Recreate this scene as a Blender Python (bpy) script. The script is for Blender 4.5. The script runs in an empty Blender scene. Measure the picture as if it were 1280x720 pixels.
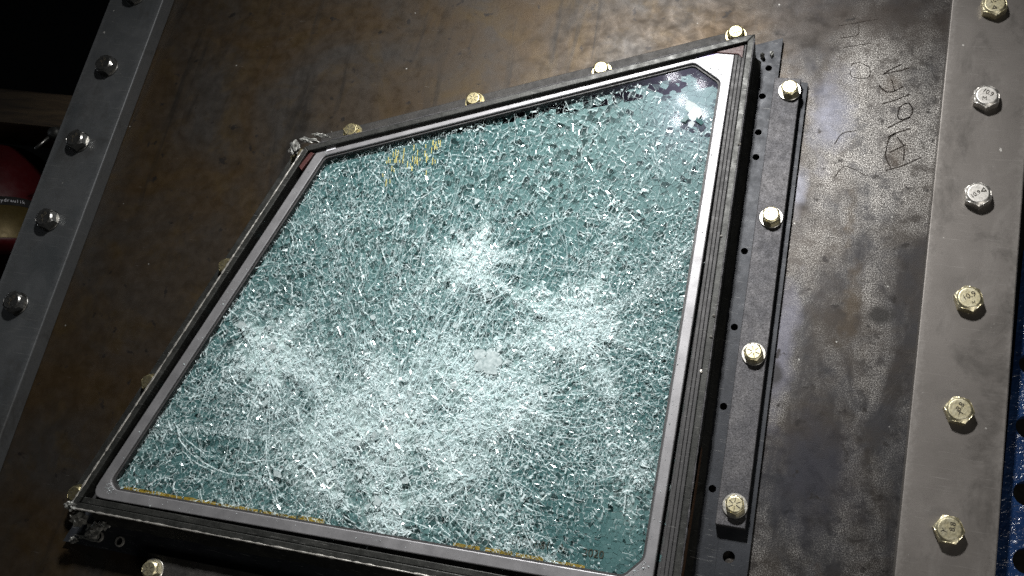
import bpy, bmesh, math, random
import numpy as np
from mathutils import Vector, Matrix
from mathutils.geometry import tessellate_polygon, delaunay_2d_cdt
random.seed(7); rng = np.random.default_rng(11)
S = bpy.context.scene; COL = S.collection

# ------------------------------------------------------------------ camera, light, exposure
cam = bpy.data.cameras.new('camera'); co = bpy.data.objects.new('camera', cam); COL.objects.link(co); S.camera = co
Rcv = Matrix(((0.94952454, 0.21336894, -0.22994965), (0.12410392, -0.92874807, -0.34932112), (-0.28809957, 0.30315132, -0.90834901)))
Rw = Rcv.transposed() @ Matrix(((1, 0, 0), (0, -1, 0), (0, 0, -1)))
CAM = Vector((-0.11730753, -0.64860616, 0.93738616))
co.matrix_world = Matrix.Translation(CAM) @ Rw.to_4x4()
cam.sensor_width = 36; cam.lens = 1300 / 1280 * 36; cam.clip_start = 0.02; cam.clip_end = 50
W = bpy.data.worlds.new('World'); S.world = W; W.use_nodes = True
W.node_tree.nodes['Background'].inputs[0].default_value = (0.8, 0.9, 1.0, 1)
W.node_tree.nodes['Background'].inputs[1].default_value = 0.010
S.view_settings.view_transform = 'Standard'; S.view_settings.look = 'None'
S.view_settings.exposure = 0.0; S.view_settings.gamma = 1
S.cycles.transparent_max_bounces = 32; S.cycles.max_bounces = 7; S.cycles.diffuse_bounces = 3
S.cycles.sample_clamp_indirect = 4; S.cycles.use_denoising = False; S.cycles.caustics_reflective = False; S.cycles.caustics_refractive = False
def lamp(name, loc, tgt, size, power, color, spread=180):
    l = bpy.data.lights.new(name, 'AREA'); l.shape = 'DISK'; l.size = size; l.energy = power; l.color = color
    l.spread = math.radians(spread)
    o = bpy.data.objects.new(name, l); COL.objects.link(o); o.location = loc
    o.rotation_euler = (Vector(tgt) - Vector(loc)).to_track_quat('-Z', 'Y').to_euler()
    return o
# the work lamp over the upper edge of the window: five small LEDs
for i, (lx, ly) in enumerate(((-0.455, 0.415), (-0.428, 0.362), (-0.398, 0.398), (-0.386, 0.335), (-0.430, 0.318))):
    lamp('work_lamp_led', (lx, ly, 0.90), (-0.42, -0.45, 0), 0.022, 1.15, (1.0, 0.985, 0.965), 80)
# weak low lamp to the left of the bench
lamp('bench_lamp', (-2.3, -0.12, 0.42), (-0.95, -0.25, 0), 0.05, 0.55, (0.86, 0.93, 1.0))
# added fill lamp, unseen: lifts the shaded right and bottom sides of the frame
lamp('fill_lamp', (1.0, -1.5, 1.15), (-0.4, -0.5, 0), 0.6, 8.0, (1.0, 0.95, 0.88))

# ------------------------------------------------------------------ node helpers
class NT:
    def __init__(s, name):
        s.m = bpy.data.materials.new(name); s.m.use_nodes = True; s.t = s.m.node_tree; s.t.nodes.clear()
        s.out = s.n('ShaderNodeOutputMaterial'); s.tc = s.n('ShaderNodeTexCoord'); s.obj = s.tc.outputs['Object']
    def n(s, ty, **kw):
        nd = s.t.nodes.new(ty)
        for k, v in kw.items(): setattr(nd, k, v)
        return nd
    def put(s, sock, v):
        if isinstance(v, bpy.types.NodeSocket): s.t.links.new(v, sock)
        elif v is not None:
            if isinstance(v, (tuple, list)) and len(v) == 3 and sock.type == 'RGBA': v = (*v, 1)
            sock.default_value = v
    def noise(s, scale, detail=4, rough=.55, dist=0, vec=None):
        nd = s.n('ShaderNodeTexNoise'); s.put(nd.inputs['Vector'], vec or s.obj)
        for k, v in (('Scale', scale), ('Detail', detail), ('Roughness', rough), ('Distortion', dist)): nd.inputs[k].default_value = v
        return nd.outputs[0]
    def mapping(s, sc=(1, 1, 1), loc=(0, 0, 0), rot=(0, 0, 0), vec=None):
        nd = s.n('ShaderNodeMapping'); s.put(nd.inputs[0], vec or s.obj)
        nd.inputs['Scale'].default_value = sc; nd.inputs['Location'].default_value = loc; nd.inputs['Rotation'].default_value = rot
        return nd.outputs[0]
    def ramp(s, f, *st):
        nd = s.n('ShaderNodeValToRGB'); s.put(nd.inputs[0], f); e = nd.color_ramp.elements
        while len(e) < len(st): e.new(.5)
        for el, (p, c) in zip(e, st):
            el.position = p; el.color = (c, c, c, 1) if isinstance(c, (int, float)) else (*c, 1)
        return nd.outputs[0]
    def mix(s, f, a, b, blend='MIX'):
        nd = s.n('ShaderNodeMix', data_type='RGBA', blend_type=blend)
        s.put(nd.inputs[0], f); s.put(nd.inputs[6], a); s.put(nd.inputs[7], b)
        return nd.outputs[2]
    def math(s, op, a, b=None, c=None, clamp=False):
        nd = s.n('ShaderNodeMath', operation=op, use_clamp=clamp); s.put(nd.inputs[0], a)
        if b is not None: s.put(nd.inputs[1], b)
        if c is not None: s.put(nd.inputs[2], c)
        return nd.outputs[0]
    def xyz(s, vec=None):
        nd = s.n('ShaderNodeSeparateXYZ'); s.put(nd.inputs[0], vec or s.obj); return nd.outputs
    def blob(s, x, y, rx, ry, soft=.5, wob=.35, nsc=40):
        # soft elliptical stain of its own place, wobbled by noise
        v = s.mapping((1 / rx, 1 / ry, 0), (-x / rx, -y / ry, 0))
        nd = s.n('ShaderNodeVectorMath', operation='LENGTH'); s.put(nd.inputs[0], v)
        d = s.math('ADD', nd.outputs['Value'], s.math('MULTIPLY', s.math('SUBTRACT', s.noise(nsc, 5), .5), wob * 4))
        return s.ramp(d, (1 - soft, 1.0), (1.0, 0.0))
    def bump(s, h, strength=.3, dist=.001):
        nd = s.n('ShaderNodeBump'); s.put(nd.inputs['Height'], h); nd.inputs['Strength'].default_value = strength; nd.inputs['Distance'].default_value = dist
        return nd.outputs[0]
    def attr(s, name):
        nd = s.n('ShaderNodeAttribute'); nd.attribute_name = name; return nd.outputs['Fac']
    def bsdf(s, color, rough=.5, metal=0., normal=None, spec=None, alpha=None):
        nd = s.n('ShaderNodeBsdfPrincipled'); s.put(nd.inputs['Base Color'], color); s.put(nd.inputs['Roughness'], rough); s.put(nd.inputs['Metallic'], metal)
        if normal is not None: s.put(nd.inputs['Normal'], normal)
        if spec is not None: s.put(nd.inputs['Specular IOR Level'], spec)
        return nd.outputs[0]
    def mixs(s, f, a, b):
        nd = s.n('ShaderNodeMixShader'); s.put(nd.inputs[0], f); s.t.links.new(a, nd.inputs[1]); s.t.links.new(b, nd.inputs[2]); return nd.outputs[0]
    def transp(s, c=(1, 1, 1)):
        nd = s.n('ShaderNodeBsdfTransparent'); s.put(nd.inputs[0], c); return nd.outputs[0]
    def gloss(s, c, r, normal=None):
        nd = s.n('ShaderNodeBsdfAnisotropic'); s.put(nd.inputs['Color'], c); s.put(nd.inputs['Roughness'], r)
        if normal is not None: s.put(nd.inputs['Normal'], normal)
        return nd.outputs[0]
    def diffuse(s, c):
        nd = s.n('ShaderNodeBsdfDiffuse'); s.put(nd.inputs[0], c); return nd.outputs[0]
    def translucent(s, c):
        nd = s.n('ShaderNodeBsdfTranslucent'); s.put(nd.inputs[0], c); return nd.outputs[0]
    def done(s, sh): s.t.links.new(sh, s.out.inputs[0]); return s.m

def metal(name, c1, c2, rough=(.35, .55), met=.8, nsc=30, grain=900, gamt=.35, scratch=True, bump=.15):
    k = NT(name)
    big = k.noise(nsc, 6, .6, .4); fine = k.noise(grain, 3, .7)
    c = k.mix(k.ramp(big, (.3, 0.), (.7, 1.)), c1, c2)
    c = k.mix(gamt, c, k.ramp(fine, (.3, (.05, .05, .05)), (.7, (1, 1, 1))), 'OVERLAY')
    r = k.ramp(k.noise(nsc * 3, 5), (.3, rough[0]), (.7, rough[1]))
    if scratch:
        sc = k.noise(60, 3, .6, 0, k.mapping((1, 30, 1), rot=(0, 0, .35)))
        c = k.mix(k.ramp(sc, (.66, 0.), (.72, .35)), c, (.5, .5, .48))
    return k.done(k.bsdf(c, r, met, k.bump(fine, bump, .0006)))

# ------------------------------------------------------------------ materials
def plate_mat():
    k = NT('rusty_mill_scale'); x, y, z = k.xyz()
    n1 = k.noise(7, 7, .6, .6); n2 = k.noise(22, 7, .65, .5); n3 = k.noise(70, 6, .6, .3); fine = k.noise(1000, 2, .85)
    streak = k.noise(9, 6, .6, .8, k.mapping((3.2, .45, 1), rot=(0, 0, .12)))
    c = k.mix(k.ramp(n1, (.38, 0.), (.62, 1.)), (.036, .0225, .0095), (.033, .029, .025))
    c = k.mix(k.ramp(n2, (.5, 0.), (.75, .75)), c, (.048, .031, .010))
    c = k.mix(k.ramp(streak, (.30, .85), (.42, 0.)), c, (.014, .012, .010))
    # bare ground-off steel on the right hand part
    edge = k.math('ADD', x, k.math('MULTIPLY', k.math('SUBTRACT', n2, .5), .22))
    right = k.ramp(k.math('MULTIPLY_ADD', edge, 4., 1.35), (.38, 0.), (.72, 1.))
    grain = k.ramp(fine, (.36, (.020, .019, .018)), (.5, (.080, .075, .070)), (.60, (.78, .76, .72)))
    bare_sheen = k.blob(-.085, -.125, .085, .16, .95, .55, 14)  # bare metal area, lamp sheen painted in as brighter grain
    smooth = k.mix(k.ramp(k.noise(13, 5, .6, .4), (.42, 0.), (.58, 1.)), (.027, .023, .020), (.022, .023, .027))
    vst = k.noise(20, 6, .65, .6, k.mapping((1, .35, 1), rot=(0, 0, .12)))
    amt = k.math('ADD', k.math('MULTIPLY', bare_sheen, .92), k.math('MULTIPLY', k.ramp(vst, (.44, 0.), (.62, 1.)), .34), None, True)
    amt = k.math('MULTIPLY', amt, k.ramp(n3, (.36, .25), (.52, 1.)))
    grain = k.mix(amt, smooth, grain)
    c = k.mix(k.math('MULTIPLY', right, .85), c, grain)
    # blue-grey heat stains by the clamp bar, rust and oil spots
    for b, col, am in ((k.blob(-.135, -.115, .024, .062, .8), (.115, .12, .15), .75), (k.blob(-.150, -.36, .016, .085, .7), (.10, .10, .125), .7),
                       (k.blob(-.155, -.20, .010, .03, .7), (.14, .145, .175), .6),
                       (k.blob(-.110, -.47, .055, .07, .8), (.022, .023, .031), .8), (k.blob(-.105, -.22, .006, .03, .95, .8, 90), (.05, .034, .016), .4),
                       (k.blob(-.072, -.150, .012, .022, .95, .6), (.045, .030, .016), .4), (k.blob(-.080, -.078, .012, .018, .95, .6), (.045, .030, .016), .4),
                       (k.blob(-.095, -.31, .01, .05, .95, .9, 70), (.05, .034, .016), .4), (k.blob(-.10, -.60, .05, .05, .95, .7), (.07, .040, .014), .6),
                       (k.blob(-.07, -.315, .014, .012, .6), (.012, .011, .010), .85), (k.blob(-.155, -.385, .012, .016, .6), (.014, .013, .012), .8),
                       (k.blob(-.09, .0, .22, .05, .9), (.026, .020, .016), .85), (k.blob(-.17, -.03, .03, .035, .9), (.02, .016, .013), .8)):
        c = k.mix(k.math('MULTIPLY', b, am), c, col)
    c = k.mix(k.ramp(k.noise(62, 4, .55, .2), (.30, .9), (.36, 0.)), c, (.012, .010, .009))
    scr = k.noise(45, 3, .6, .2, k.mapping((1, 26, 1), rot=(0, 0, -.15)))
    c = k.mix(k.ramp(scr, (.70, 0.), (.76, .25)), c, (.32, .31, .29))
    lint = k.n('ShaderNodeTexVoronoi'); k.put(lint.inputs['Vector'], k.obj); lint.inputs['Scale'].default_value = 30
    c = k.mix(k.ramp(lint.outputs['Distance'], (.018, .8), (.03, 0.)), c, (.35, .35, .33))
    r = k.ramp(n3, (.3, .38), (.7, .60))
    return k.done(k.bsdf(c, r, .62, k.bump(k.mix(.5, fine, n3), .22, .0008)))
def flange_mat(name, c1, c2, rough, mid, c3):
    k = NT(name); fine = k.noise(800, 3, .7); big = k.noise(14, 6, .6, .5)
    c = k.mix(k.ramp(big, (.35, 0.), (.65, 1.)), c1, c2)
    c = k.mix(.10, c, k.ramp(fine, (.3, (.2, .2, .2)), (.7, (.8, .8, .8))), 'OVERLAY')
    br = k.noise(30, 4, .6, 0, k.mapping((1, 40, 1)))
    c = k.mix(k.ramp(br, (.62, 0.), (.75, .12)), c, (.75, .73, .70))
    spots = k.noise(130, 2, .5); c = k.mix(k.ramp(spots, (.76, 0.), (.80, .5)), c, (.75, .74, .70))
    x, y, z = k.xyz(); ux = k.math('DIVIDE', k.math('ABSOLUTE', k.math('SUBTRACT', x, mid)), .0375)
    wear = k.math('ADD', ux, k.math('MULTIPLY', k.math('SUBTRACT', k.noise(260, 4, .7), .5), .55))
    c = k.mix(k.ramp(wear, (.82, 0.), (1.02, .5)), c, c3)
    sm = k.noise(26, 6, .65, .8, k.mapping((1, .5, 1))); c = k.mix(k.ramp(sm, (.55, 0.), (.70, .35)), c, c3)
    gr = k.noise(18, 6, .7, .4, k.mapping((1, .7, 1), (3, 1, 0))); c = k.mix(k.ramp(gr, (.30, .6), (.46, 0.)), c, (.035, .032, .028))
    r = k.ramp(k.noise(40, 5), (.3, rough), (.7, rough + .12))
    return k.done(k.bsdf(c, r, .55, k.bump(fine, .06, .0005)))
M = {}
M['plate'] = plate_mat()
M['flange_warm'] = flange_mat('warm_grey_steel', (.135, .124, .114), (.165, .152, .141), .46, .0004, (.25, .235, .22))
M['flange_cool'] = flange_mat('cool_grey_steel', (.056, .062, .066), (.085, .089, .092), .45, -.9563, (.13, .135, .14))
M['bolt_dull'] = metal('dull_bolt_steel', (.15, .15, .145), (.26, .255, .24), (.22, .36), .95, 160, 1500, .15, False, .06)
M['edge'] = metal('worn_edge_steel', (.30, .29, .27), (.55, .54, .5), (.3, .5), .7, 90, 1200, .5)
M['rubber_black'] = metal('black_rubber', (.020, .020, .021), (.042, .041, .042), (.5, .7), 0., 60, 900, .3, True)
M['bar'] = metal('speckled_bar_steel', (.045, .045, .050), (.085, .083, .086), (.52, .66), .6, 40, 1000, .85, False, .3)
M['bar_dark'] = metal('dark_shaded_bar_steel', (.016, .0155, .015), (.036, .034, .031), (.55, .7), .4, 40, 1000, .7, False, .3)  # darker copy of the bar steel; paints the frame's shadow onto the bottom bar
M['frame_dark'] = metal('oily_dark_steel', (.013, .014, .013), (.038, .039, .036), (.38, .6), .45, 45, 900, .5)
M['flange_dark'] = metal('blue_black_steel', (.011, .013, .017), (.026, .029, .035), (.45, .6), .4, 35, 900, .35)
M['weld'] = metal('weld_slag', (.10, .105, .10), (.30, .30, .28), (.4, .6), .6, 160, 900, .5)
M['rust'] = metal('rust_stain', (.05, .02, .008), (.10, .05, .02), (.6, .8), .1, 90, 900, .3, False)
M['zinc'] = metal('yellow_zinc', (.62, .55, .33), (.74, .70, .52), (.36, .48), .95, 160, 1500, .15, False, .06)
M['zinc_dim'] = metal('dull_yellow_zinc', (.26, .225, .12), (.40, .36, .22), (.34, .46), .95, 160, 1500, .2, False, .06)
M['steel_bolt'] = metal('plain_bolt_steel', (.60, .58, .54), (.76, .74, .70), (.38, .50), .95, 160, 1500, .15, False, .06)
M['washer'] = metal('bright_washer', (.55, .54, .50), (.74, .72, .66), (.28, .42), .9, 150, 1500, .2, False, .06)
M['engrave'] = metal('dirt_in_stamping', (.03, .026, .018), (.06, .05, .035), (.5, .7), .2, 200, 900, .2, False)
M['scribe'] = metal('scribed_rust', (.014, .010, .007), (.035, .022, .012), (.6, .8), .1, 120, 900, .3, False)
M['black'] = metal('black_void', (.003, .003, .003), (.005, .005, .005), (.7, .9), 0., 30, 900, .2, False)
M['red_paint'] = metal('dull_red_paint', (.045, .003, .004), (.065, .004, .006), (.35, .5), 0., 40, 900, .2, False)
M['red_seal'] = metal('red_sealant', (.035, .005, .004), (.06, .014, .012), (.45, .6), 0., 200, 900, .3, False)
M['gold'] = metal('brass_band', (.06, .043, .012), (.09, .066, .02), (.4, .55), .5, 40, 900, .25, False)
M['white_tape'] = metal('white_plastic', (.55, .56, .60), (.66, .67, .70), (.3, .45), 0., 120, 900, .15, False)
M['yellow'] = metal('yellow_edge_film', (.24, .135, .012), (.36, .22, .03), (.35, .5), 0., 60, 900, .2, False)
def bezel_mat():
    k = NT('silver_bezel_paint'); fine = k.noise(1300, 3, .7); big = k.noise(35, 5, .6)
    c = k.mix(k.ramp(big, (.35, 0.), (.65, 1.)), (.205, .204, .212), (.262, .261, .27))
    c = k.mix(.25, c, k.ramp(fine, (.3, (.25, .25, .25)), (.7, (.75, .75, .75))), 'OVERLAY')
    b = k.blob(-.262, -.079, .016, .008, .8, .5, 90)       # violet marker ink
    c = k.mix(k.math('MULTIPLY', b, .65), c, (.34, .27, .62))
    sm = k.noise(50, 4, .6, .3, k.mapping((1, 1, 1)))
    c = k.mix(k.ramp(sm, (.70, 0.), (.78, .5)), c, (.12, .115, .12))
    return k.done(k.bsdf(c, k.ramp(k.noise(80, 4), (.3, .44), (.7, .56)), .6, k.bump(fine, .08, .0004)))
M['bezel'] = bezel_mat()
def wood_mat():
    k = NT('old_timber'); g = k.noise(14, 6, .6, .6, k.mapping((1, 9, 9)))
    c = k.ramp(g, (.3, (.018, .011, .005)), (.5, (.055, .035, .016)), (.7, (.085, .056, .026)))
    return k.done(k.bsdf(c, .7, 0, k.bump(g, .4, .003)))
M['wood'] = wood_mat()
def blue_mat():
    k = NT('blue_enamel'); h = k.noise(170, 3, .6, .3)
    c = k.mix(k.ramp(k.noise(20, 5), (.4, 0.), (.6, 1.)), (.006, .022, .075), (.011, .036, .11))
    return k.done(k.bsdf(c, .24, 0., k.bump(h, .8, .003), .7))
M['blue'] = blue_mat()

# glass materials
def pane_mat():
    k = NT('clear_front_ply'); ge = k.n('ShaderNodeNewGeometry'); dt = k.n('ShaderNodeVectorMath', operation='DOT_PRODUCT')
    k.put(dt.inputs[0], ge.outputs['Incoming']); k.put(dt.inputs[1], ge.outputs['Normal'])
    f = k.math('MULTIPLY_ADD', k.math('POWER', k.math('SUBTRACT', 1., k.math('ABSOLUTE', dt.outputs['Value'])), 5.), .96, .04)   # Schlick, the same from both sides
    nb = k.bump(k.noise(60, 3, .5), .02, .001)
    g = k.mixs(.72, k.gloss((.052, .050, .074), .22, nb), k.gloss((.006, .006, .0065), .05, nb))
    return k.done(k.mixs(f, k.transp((.95, .985, .98)), g))
M['pane'] = pane_mat()
def shard_mat(name, c1, c2, lo, hi):
    k = NT(name); milk = k.attr('milk'); tint = k.attr('tint')
    c = k.mix(tint, c1, c2)
    body = k.bsdf(c, .4, 0, None, .12)
    tr = k.transp((.93, .985, .975))
    f = k.math('MULTIPLY_ADD', milk, hi - lo, lo, True)
    return k.done(k.mixs(f, tr, body))
M['shard_front'] = shard_mat('front_shards', (.40, .56, .55), (.80, .86, .86), .0, 1.)
M['shard_mid'] = shard_mat('middle_shards', (.066, .124, .130), (.21, .285, .29), .0, 1.)
M['shard_back'] = shard_mat('rear_shards', (.026, .068, .070), (.07, .14, .142), .0, 1.)
def fin_mat():
    k = NT('crack_faces'); a = k.attr('milk')
    brk = k.ramp(k.noise(420, 2, .6), (.38, .25), (.62, 1.))
    body = k.mixs(.14, k.mixs(.15, k.diffuse((.87, .955, .98)), k.translucent((.88, .96, .98))), k.gloss((.95, 1, 1), .14))
    tr = k.transp((.97, .995, .99))
    return k.done(k.mixs(k.math('MULTIPLY', a, brk, None, True), tr, body))
M['fin'] = fin_mat()
def powder_mat():
    k = NT('crushed_glass'); t = k.attr('tint')
    cc = k.mix(t, (.64, .77, .79), (.92, .97, .99)); body = k.mixs(.14, k.mixs(.15, k.diffuse(cc), k.translucent(cc)), k.gloss((1, 1, 1), .12))
    return k.done(body)
M['powder'] = powder_mat()
def back_mat():
    k = NT('dark_rear_ply'); n = k.noise(60, 4)
    return k.done(k.bsdf(k.mix(n, (.014, .045, .043), (.03, .085, .08)), .35, 0))
M['back'] = back_mat()
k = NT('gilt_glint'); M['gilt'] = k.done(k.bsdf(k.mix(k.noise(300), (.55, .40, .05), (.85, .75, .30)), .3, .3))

# ------------------------------------------------------------------ geometry helpers
def obj(name, verts, faces, mat, parent=None, loc=None, smooth=False, bevel=0., seg=2, stuff=False):
    me = bpy.data.meshes.new(name); me.from_pydata([tuple(v) for v in verts], [], faces); me.validate(); me.update()
    if mat: me.materials.append(mat)
    o = bpy.data.objects.new(name, me); COL.objects.link(o)
    if loc is not None: o.location = loc
    if parent: o.parent = parent
    if smooth:
        for p in me.polygons: p.use_smooth = True
    if bevel:
        bm = bmesh.new(); bm.from_mesh(me); bmesh.ops.recalc_face_normals(bm, faces=bm.faces)
        es = [e for e in bm.edges if len(e.link_faces) == 2 and e.calc_face_angle() > .6]
        bmesh.ops.bevel(bm, geom=es, offset=bevel, segments=seg, affect='EDGES', profile=.5); bm.to_mesh(me); bm.free()
    if stuff: o['kind'] = 'stuff'
    return o
def tag(o, label=None, cat=None, group=None, kind=None):
    for n_, v in (('label', label), ('category', cat), ('group', group), ('kind', kind)):
        if v: o[n_] = v
    return o
def empty(name, loc=(0, 0, 0), rz=0.):
    o = bpy.data.objects.new(name, None); COL.objects.link(o); o.location = loc; o.rotation_euler[2] = rz; o.empty_display_size = .02; return o
def prism(outline, z0, z1, holes=()):
    """vertical prism over an outline (ccw) with holes"""
    loops = [list(outline)] + [list(h) for h in holes]
    flat = [p for l in loops for p in l]; n = len(flat)
    tris = tessellate_polygon([[Vector((p[0], p[1], 0)) for p in l] for l in loops])
    V = [(p[0], p[1], z0) for p in flat] + [(p[0], p[1], z1) for p in flat]; F = []
    for t in tris:
        a, b, c = [Vector(flat[i][:2]) for i in t]
        t = tuple(t) if (b - a).cross(c - a) > 0 else tuple(reversed(t))
        F.append(tuple(i + n for i in t)); F.append(tuple(reversed(t)))
    s = 0
    for l in loops:
        m = len(l)
        for i in range(m):
            a, b = s + i, s + (i + 1) % m
            F.append((a, b, b + n, a + n))
        s += m
    return V, F
def circ(x, y, r, n=20, ph=0.): return [(x + r * math.cos(ph + 2 * math.pi * i / n), y + r * math.sin(ph + 2 * math.pi * i / n)) for i in range(n)]
def area(P): return .5 * sum(P[i][0] * P[(i + 1) % len(P)][1] - P[(i + 1) % len(P)][0] * P[i][1] for i in range(len(P)))
def offset(P, d):
    """grow polygon P (ccw) outward by d (number or one per edge)"""
    n = len(P); d = [d] * n if isinstance(d, (int, float)) else d; L = []
    for i in range(n):
        a, b = Vector(P[i]), Vector(P[(i + 1) % n]); t = (b - a).normalized(); nn = Vector((t.y, -t.x)); L.append((a + nn * d[i], t))
    out = []
    for i in range(n):
        (p, t), (q, u) = L[i - 1], L[i]; den = t.cross(u)
        out.append(tuple(p + t * ((q - p).cross(u) / den)))
    return out
def rounded(P, r, n=6):
    out = []; m = len(P); r = [r] * m if isinstance(r, (int, float)) else r
    for i in range(m):
        p, a, b = Vector(P[i]), Vector(P[i - 1]), Vector(P[(i + 1) % m])
        if r[i] <= 0: out.append(tuple(p)); continue
        u, v = (a - p).normalized(), (b - p).normalized(); s, e = p + u * r[i], p + v * r[i]
        for k_ in range(n + 1):
            t = k_ / n; out.append(tuple(s * (1 - t) ** 2 + p * 2 * t * (1 - t) + e * t * t))
    return out
def side(Pi, Po, i):
    j = (i + 1) % len(Pi); return [Po[i], Po[j], Pi[j], Pi[i]]
def prismo(name, outline, z0, z1, mat, parent=None, holes=(), bevel=0., **kw):
    if area(outline) < 0: outline = list(reversed(outline))
    V, F = prism(outline, z0, z1, holes); return obj(name, V, F, mat, parent, bevel=bevel, **kw)
def beadline(name, a, b, r, z, mat, parent, n=60, amp=.35):
    """lumpy weld bead along a line"""
    a, b = Vector(a), Vector(b); t = (b - a).normalized(); nn = Vector((-t.y, t.x)); V = []; F = []; K = 7
    for i in range(n + 1):
        p = a.lerp(b, i / n); rr = r * (1 + amp * (random.random() - .5) + .12 * math.sin(i * 1.9))
        for k_ in range(K):
            an = math.pi * k_ / (K - 1); q = p + nn * math.cos(an) * rr; V.append((q.x, q.y, z + math.sin(an) * rr))
    for i in range(n):
        for k_ in range(K - 1):
            q = i * K + k_; F.append((q, q + 1, q + K + 1, q + K))
    return obj(name, V, F, mat, parent, smooth=True)
def lump(name, c, size, mat, parent, sub=3, amp=.35):
    bm = bmesh.new(); bmesh.ops.create_icosphere(bm, subdivisions=sub, radius=1)
    ph = [random.uniform(0, 6) for _ in range(6)]
    for v in bm.verts:
        q = v.co; f = 1 + amp * (math.sin(q.x * 5 + ph[0]) * math.sin(q.y * 6 + ph[1]) + .6 * math.sin(q.z * 9 + ph[2] + q.x * 7)) + random.uniform(-.06, .06)
        v.co = Vector((q.x * size[0], q.y * size[1], q.z * size[2])) * f + Vector(c)
    me = bpy.data.meshes.new(name); bm.to_mesh(me); bm.free(); me.materials.append(mat)
    o = bpy.data.objects.new(name, me); COL.objects.link(o); o.parent = parent; return o
def text_mesh(body, size, depth=.00012):
    cu = bpy.data.curves.new('t', 'FONT'); cu.body = body; cu.size = size; cu.align_x = 'CENTER'; cu.align_y = 'CENTER'; cu.extrude = depth; cu.resolution_u = 3
    o = bpy.data.objects.new('t', cu); COL.objects.link(o); dg = bpy.context.evaluated_depsgraph_get()
    me = bpy.data.meshes.new_from_object(o.evaluated_get(dg)); bpy.data.objects.remove(o); return me
def text(name, body, size, loc, rz, mat, parent, depth=.00012):
    me = text_mesh(body, size, depth); me.materials.clear(); me.materials.append(mat)
    o = bpy.data.objects.new(name, me); COL.objects.link(o); o.location = loc; o.rotation_euler[2] = rz; o.parent = parent; return o
def strokes(name, lines, z, w, h, mat, parent):
    V = []; F = []
    for L in lines:
        for a, b in zip(L, L[1:]):
            a, b = Vector(a), Vector(b)
            if (b - a).length < 1e-6: continue
            t = (b - a).normalized(); n = Vector((-t.y, t.x)) * w * random.uniform(.35, .6); a = a - t * w * .3; b = b + t * w * .3; s = len(V)
            for q in (a - n, b - n * .8, b + n * .8, a + n): V.append((q.x, q.y, z))
            for q in (a - n, b - n * .8, b + n * .8, a + n): V.append((q.x, q.y, z + h))
            F += [(s + 4, s + 5, s + 6, s + 7), (s, s + 1, s + 5, s + 4), (s + 1, s + 2, s + 6, s + 5), (s + 2, s + 3, s + 7, s + 6), (s + 3, s, s + 4, s + 7)]
    return obj(name, V, F, mat, parent)

# ------------------------------------------------------------------ floor, plate, strips
FT = 0.019
fl = obj('floor', [(-8, -8, -.9), (8, -8, -.9), (8, 8, -.9), (-8, 8, -.9)], [(0, 1, 2, 3)], M['black']); tag(fl, kind='structure')
plate = empty('steel_plate'); tag(plate, 'large brown and grey rust-stained steel plate behind the shattered window', 'steel plate')
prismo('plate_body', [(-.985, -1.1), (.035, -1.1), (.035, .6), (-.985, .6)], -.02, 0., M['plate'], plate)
mm = lambda L: [[(x / 1000, y / 1000) for x, y in l] for l in L]
WR = mm([[(-91.5, -66.9), (-80.3, -62.8), (-68.4, -58.2)], [(-90.8, -66.4), (-84.4, -60.3), (-76.4, -55.0)],
 [(-94.1, -79.9), (-87.3, -85.9), (-80.4, -85.3), (-71.8, -79.0)], [(-83.2, -72.4), (-79.0, -84.3)], [(-89.0, -99.9), (-77.3, -94.3), (-65.0, -87.2)],
 [(-73.5, -109.6), (-72.7, -102.2), (-66.3, -97.1), (-61.3, -102.2), (-62.1, -110.5), (-69.1, -115.6), (-73.2, -113.3), (-73.8, -109.7)],
 [(-81.8, -125.9), (-70.5, -117.6), (-61.9, -112.3)], [(-80.1, -135.7), (-73.8, -130.6), (-61.5, -124.6)],
 [(-73.8, -130.6), (-79.2, -137.4), (-80.4, -148.3), (-80.2, -157.2), (-73.8, -169.0)], [(-77.0, -151.5), (-63.6, -142.2)],
 [(-78.8, -171.2), (-64.5, -164.5), (-49.2, -154.1)], [(-71.8, -134.9), (-64.9, -145.0), (-64.3, -159.2)]])
WL = mm([[(-139.5, -14.0), (-103.4, -3.9)], [(-120.4, -12.2), (-120.5, -23.2), (-135.3, -27.9)], [(-131.5, -38.8), (-106.8, -32.2)],
 [(-122.8, -60.4), (-115.7, -55.3), (-105.1, -60.7), (-105.2, -71.3), (-118.9, -72.3), (-122.3, -65.0)],
 [(-128.1, -147.4), (-122.0, -135.2), (-110.1, -131.2)], [(-124.0, -183.0), (-115.6, -170.7), (-95.2, -178.6)]])
def dense(L):
    out = []
    for l in L:
        q = []; n = len(l); closed = n > 5 and math.dist(l[0], l[-1]) < .007
        for i in range(n - 1):
            p0 = l[i - 1] if i else (l[-2] if closed else l[0]); p3 = l[i + 2] if i + 2 < n else (l[1] if closed else l[-1]); p1, p2 = l[i], l[i + 1]
            for t in np.arange(0, 1, .125):
                q.append(tuple(.5 * (2 * p1[c] + (p2[c] - p0[c]) * t + (2 * p0[c] - 5 * p1[c] + 4 * p2[c] - p3[c]) * t * t + (3 * p1[c] - p0[c] - 3 * p2[c] + p3[c]) * t ** 3) + random.uniform(-2e-4, 2e-4) for c in (0, 1)))
        out.append(q + [l[-1]])
    return out
for L in dense(WR): strokes('scribed_mark', [L], .0, .0012, .0002, M['scribe'], plate)
for L in dense(WL): strokes('scribed_mark', [L], .0, .0008, .0002, M['scribe'], plate)

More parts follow.
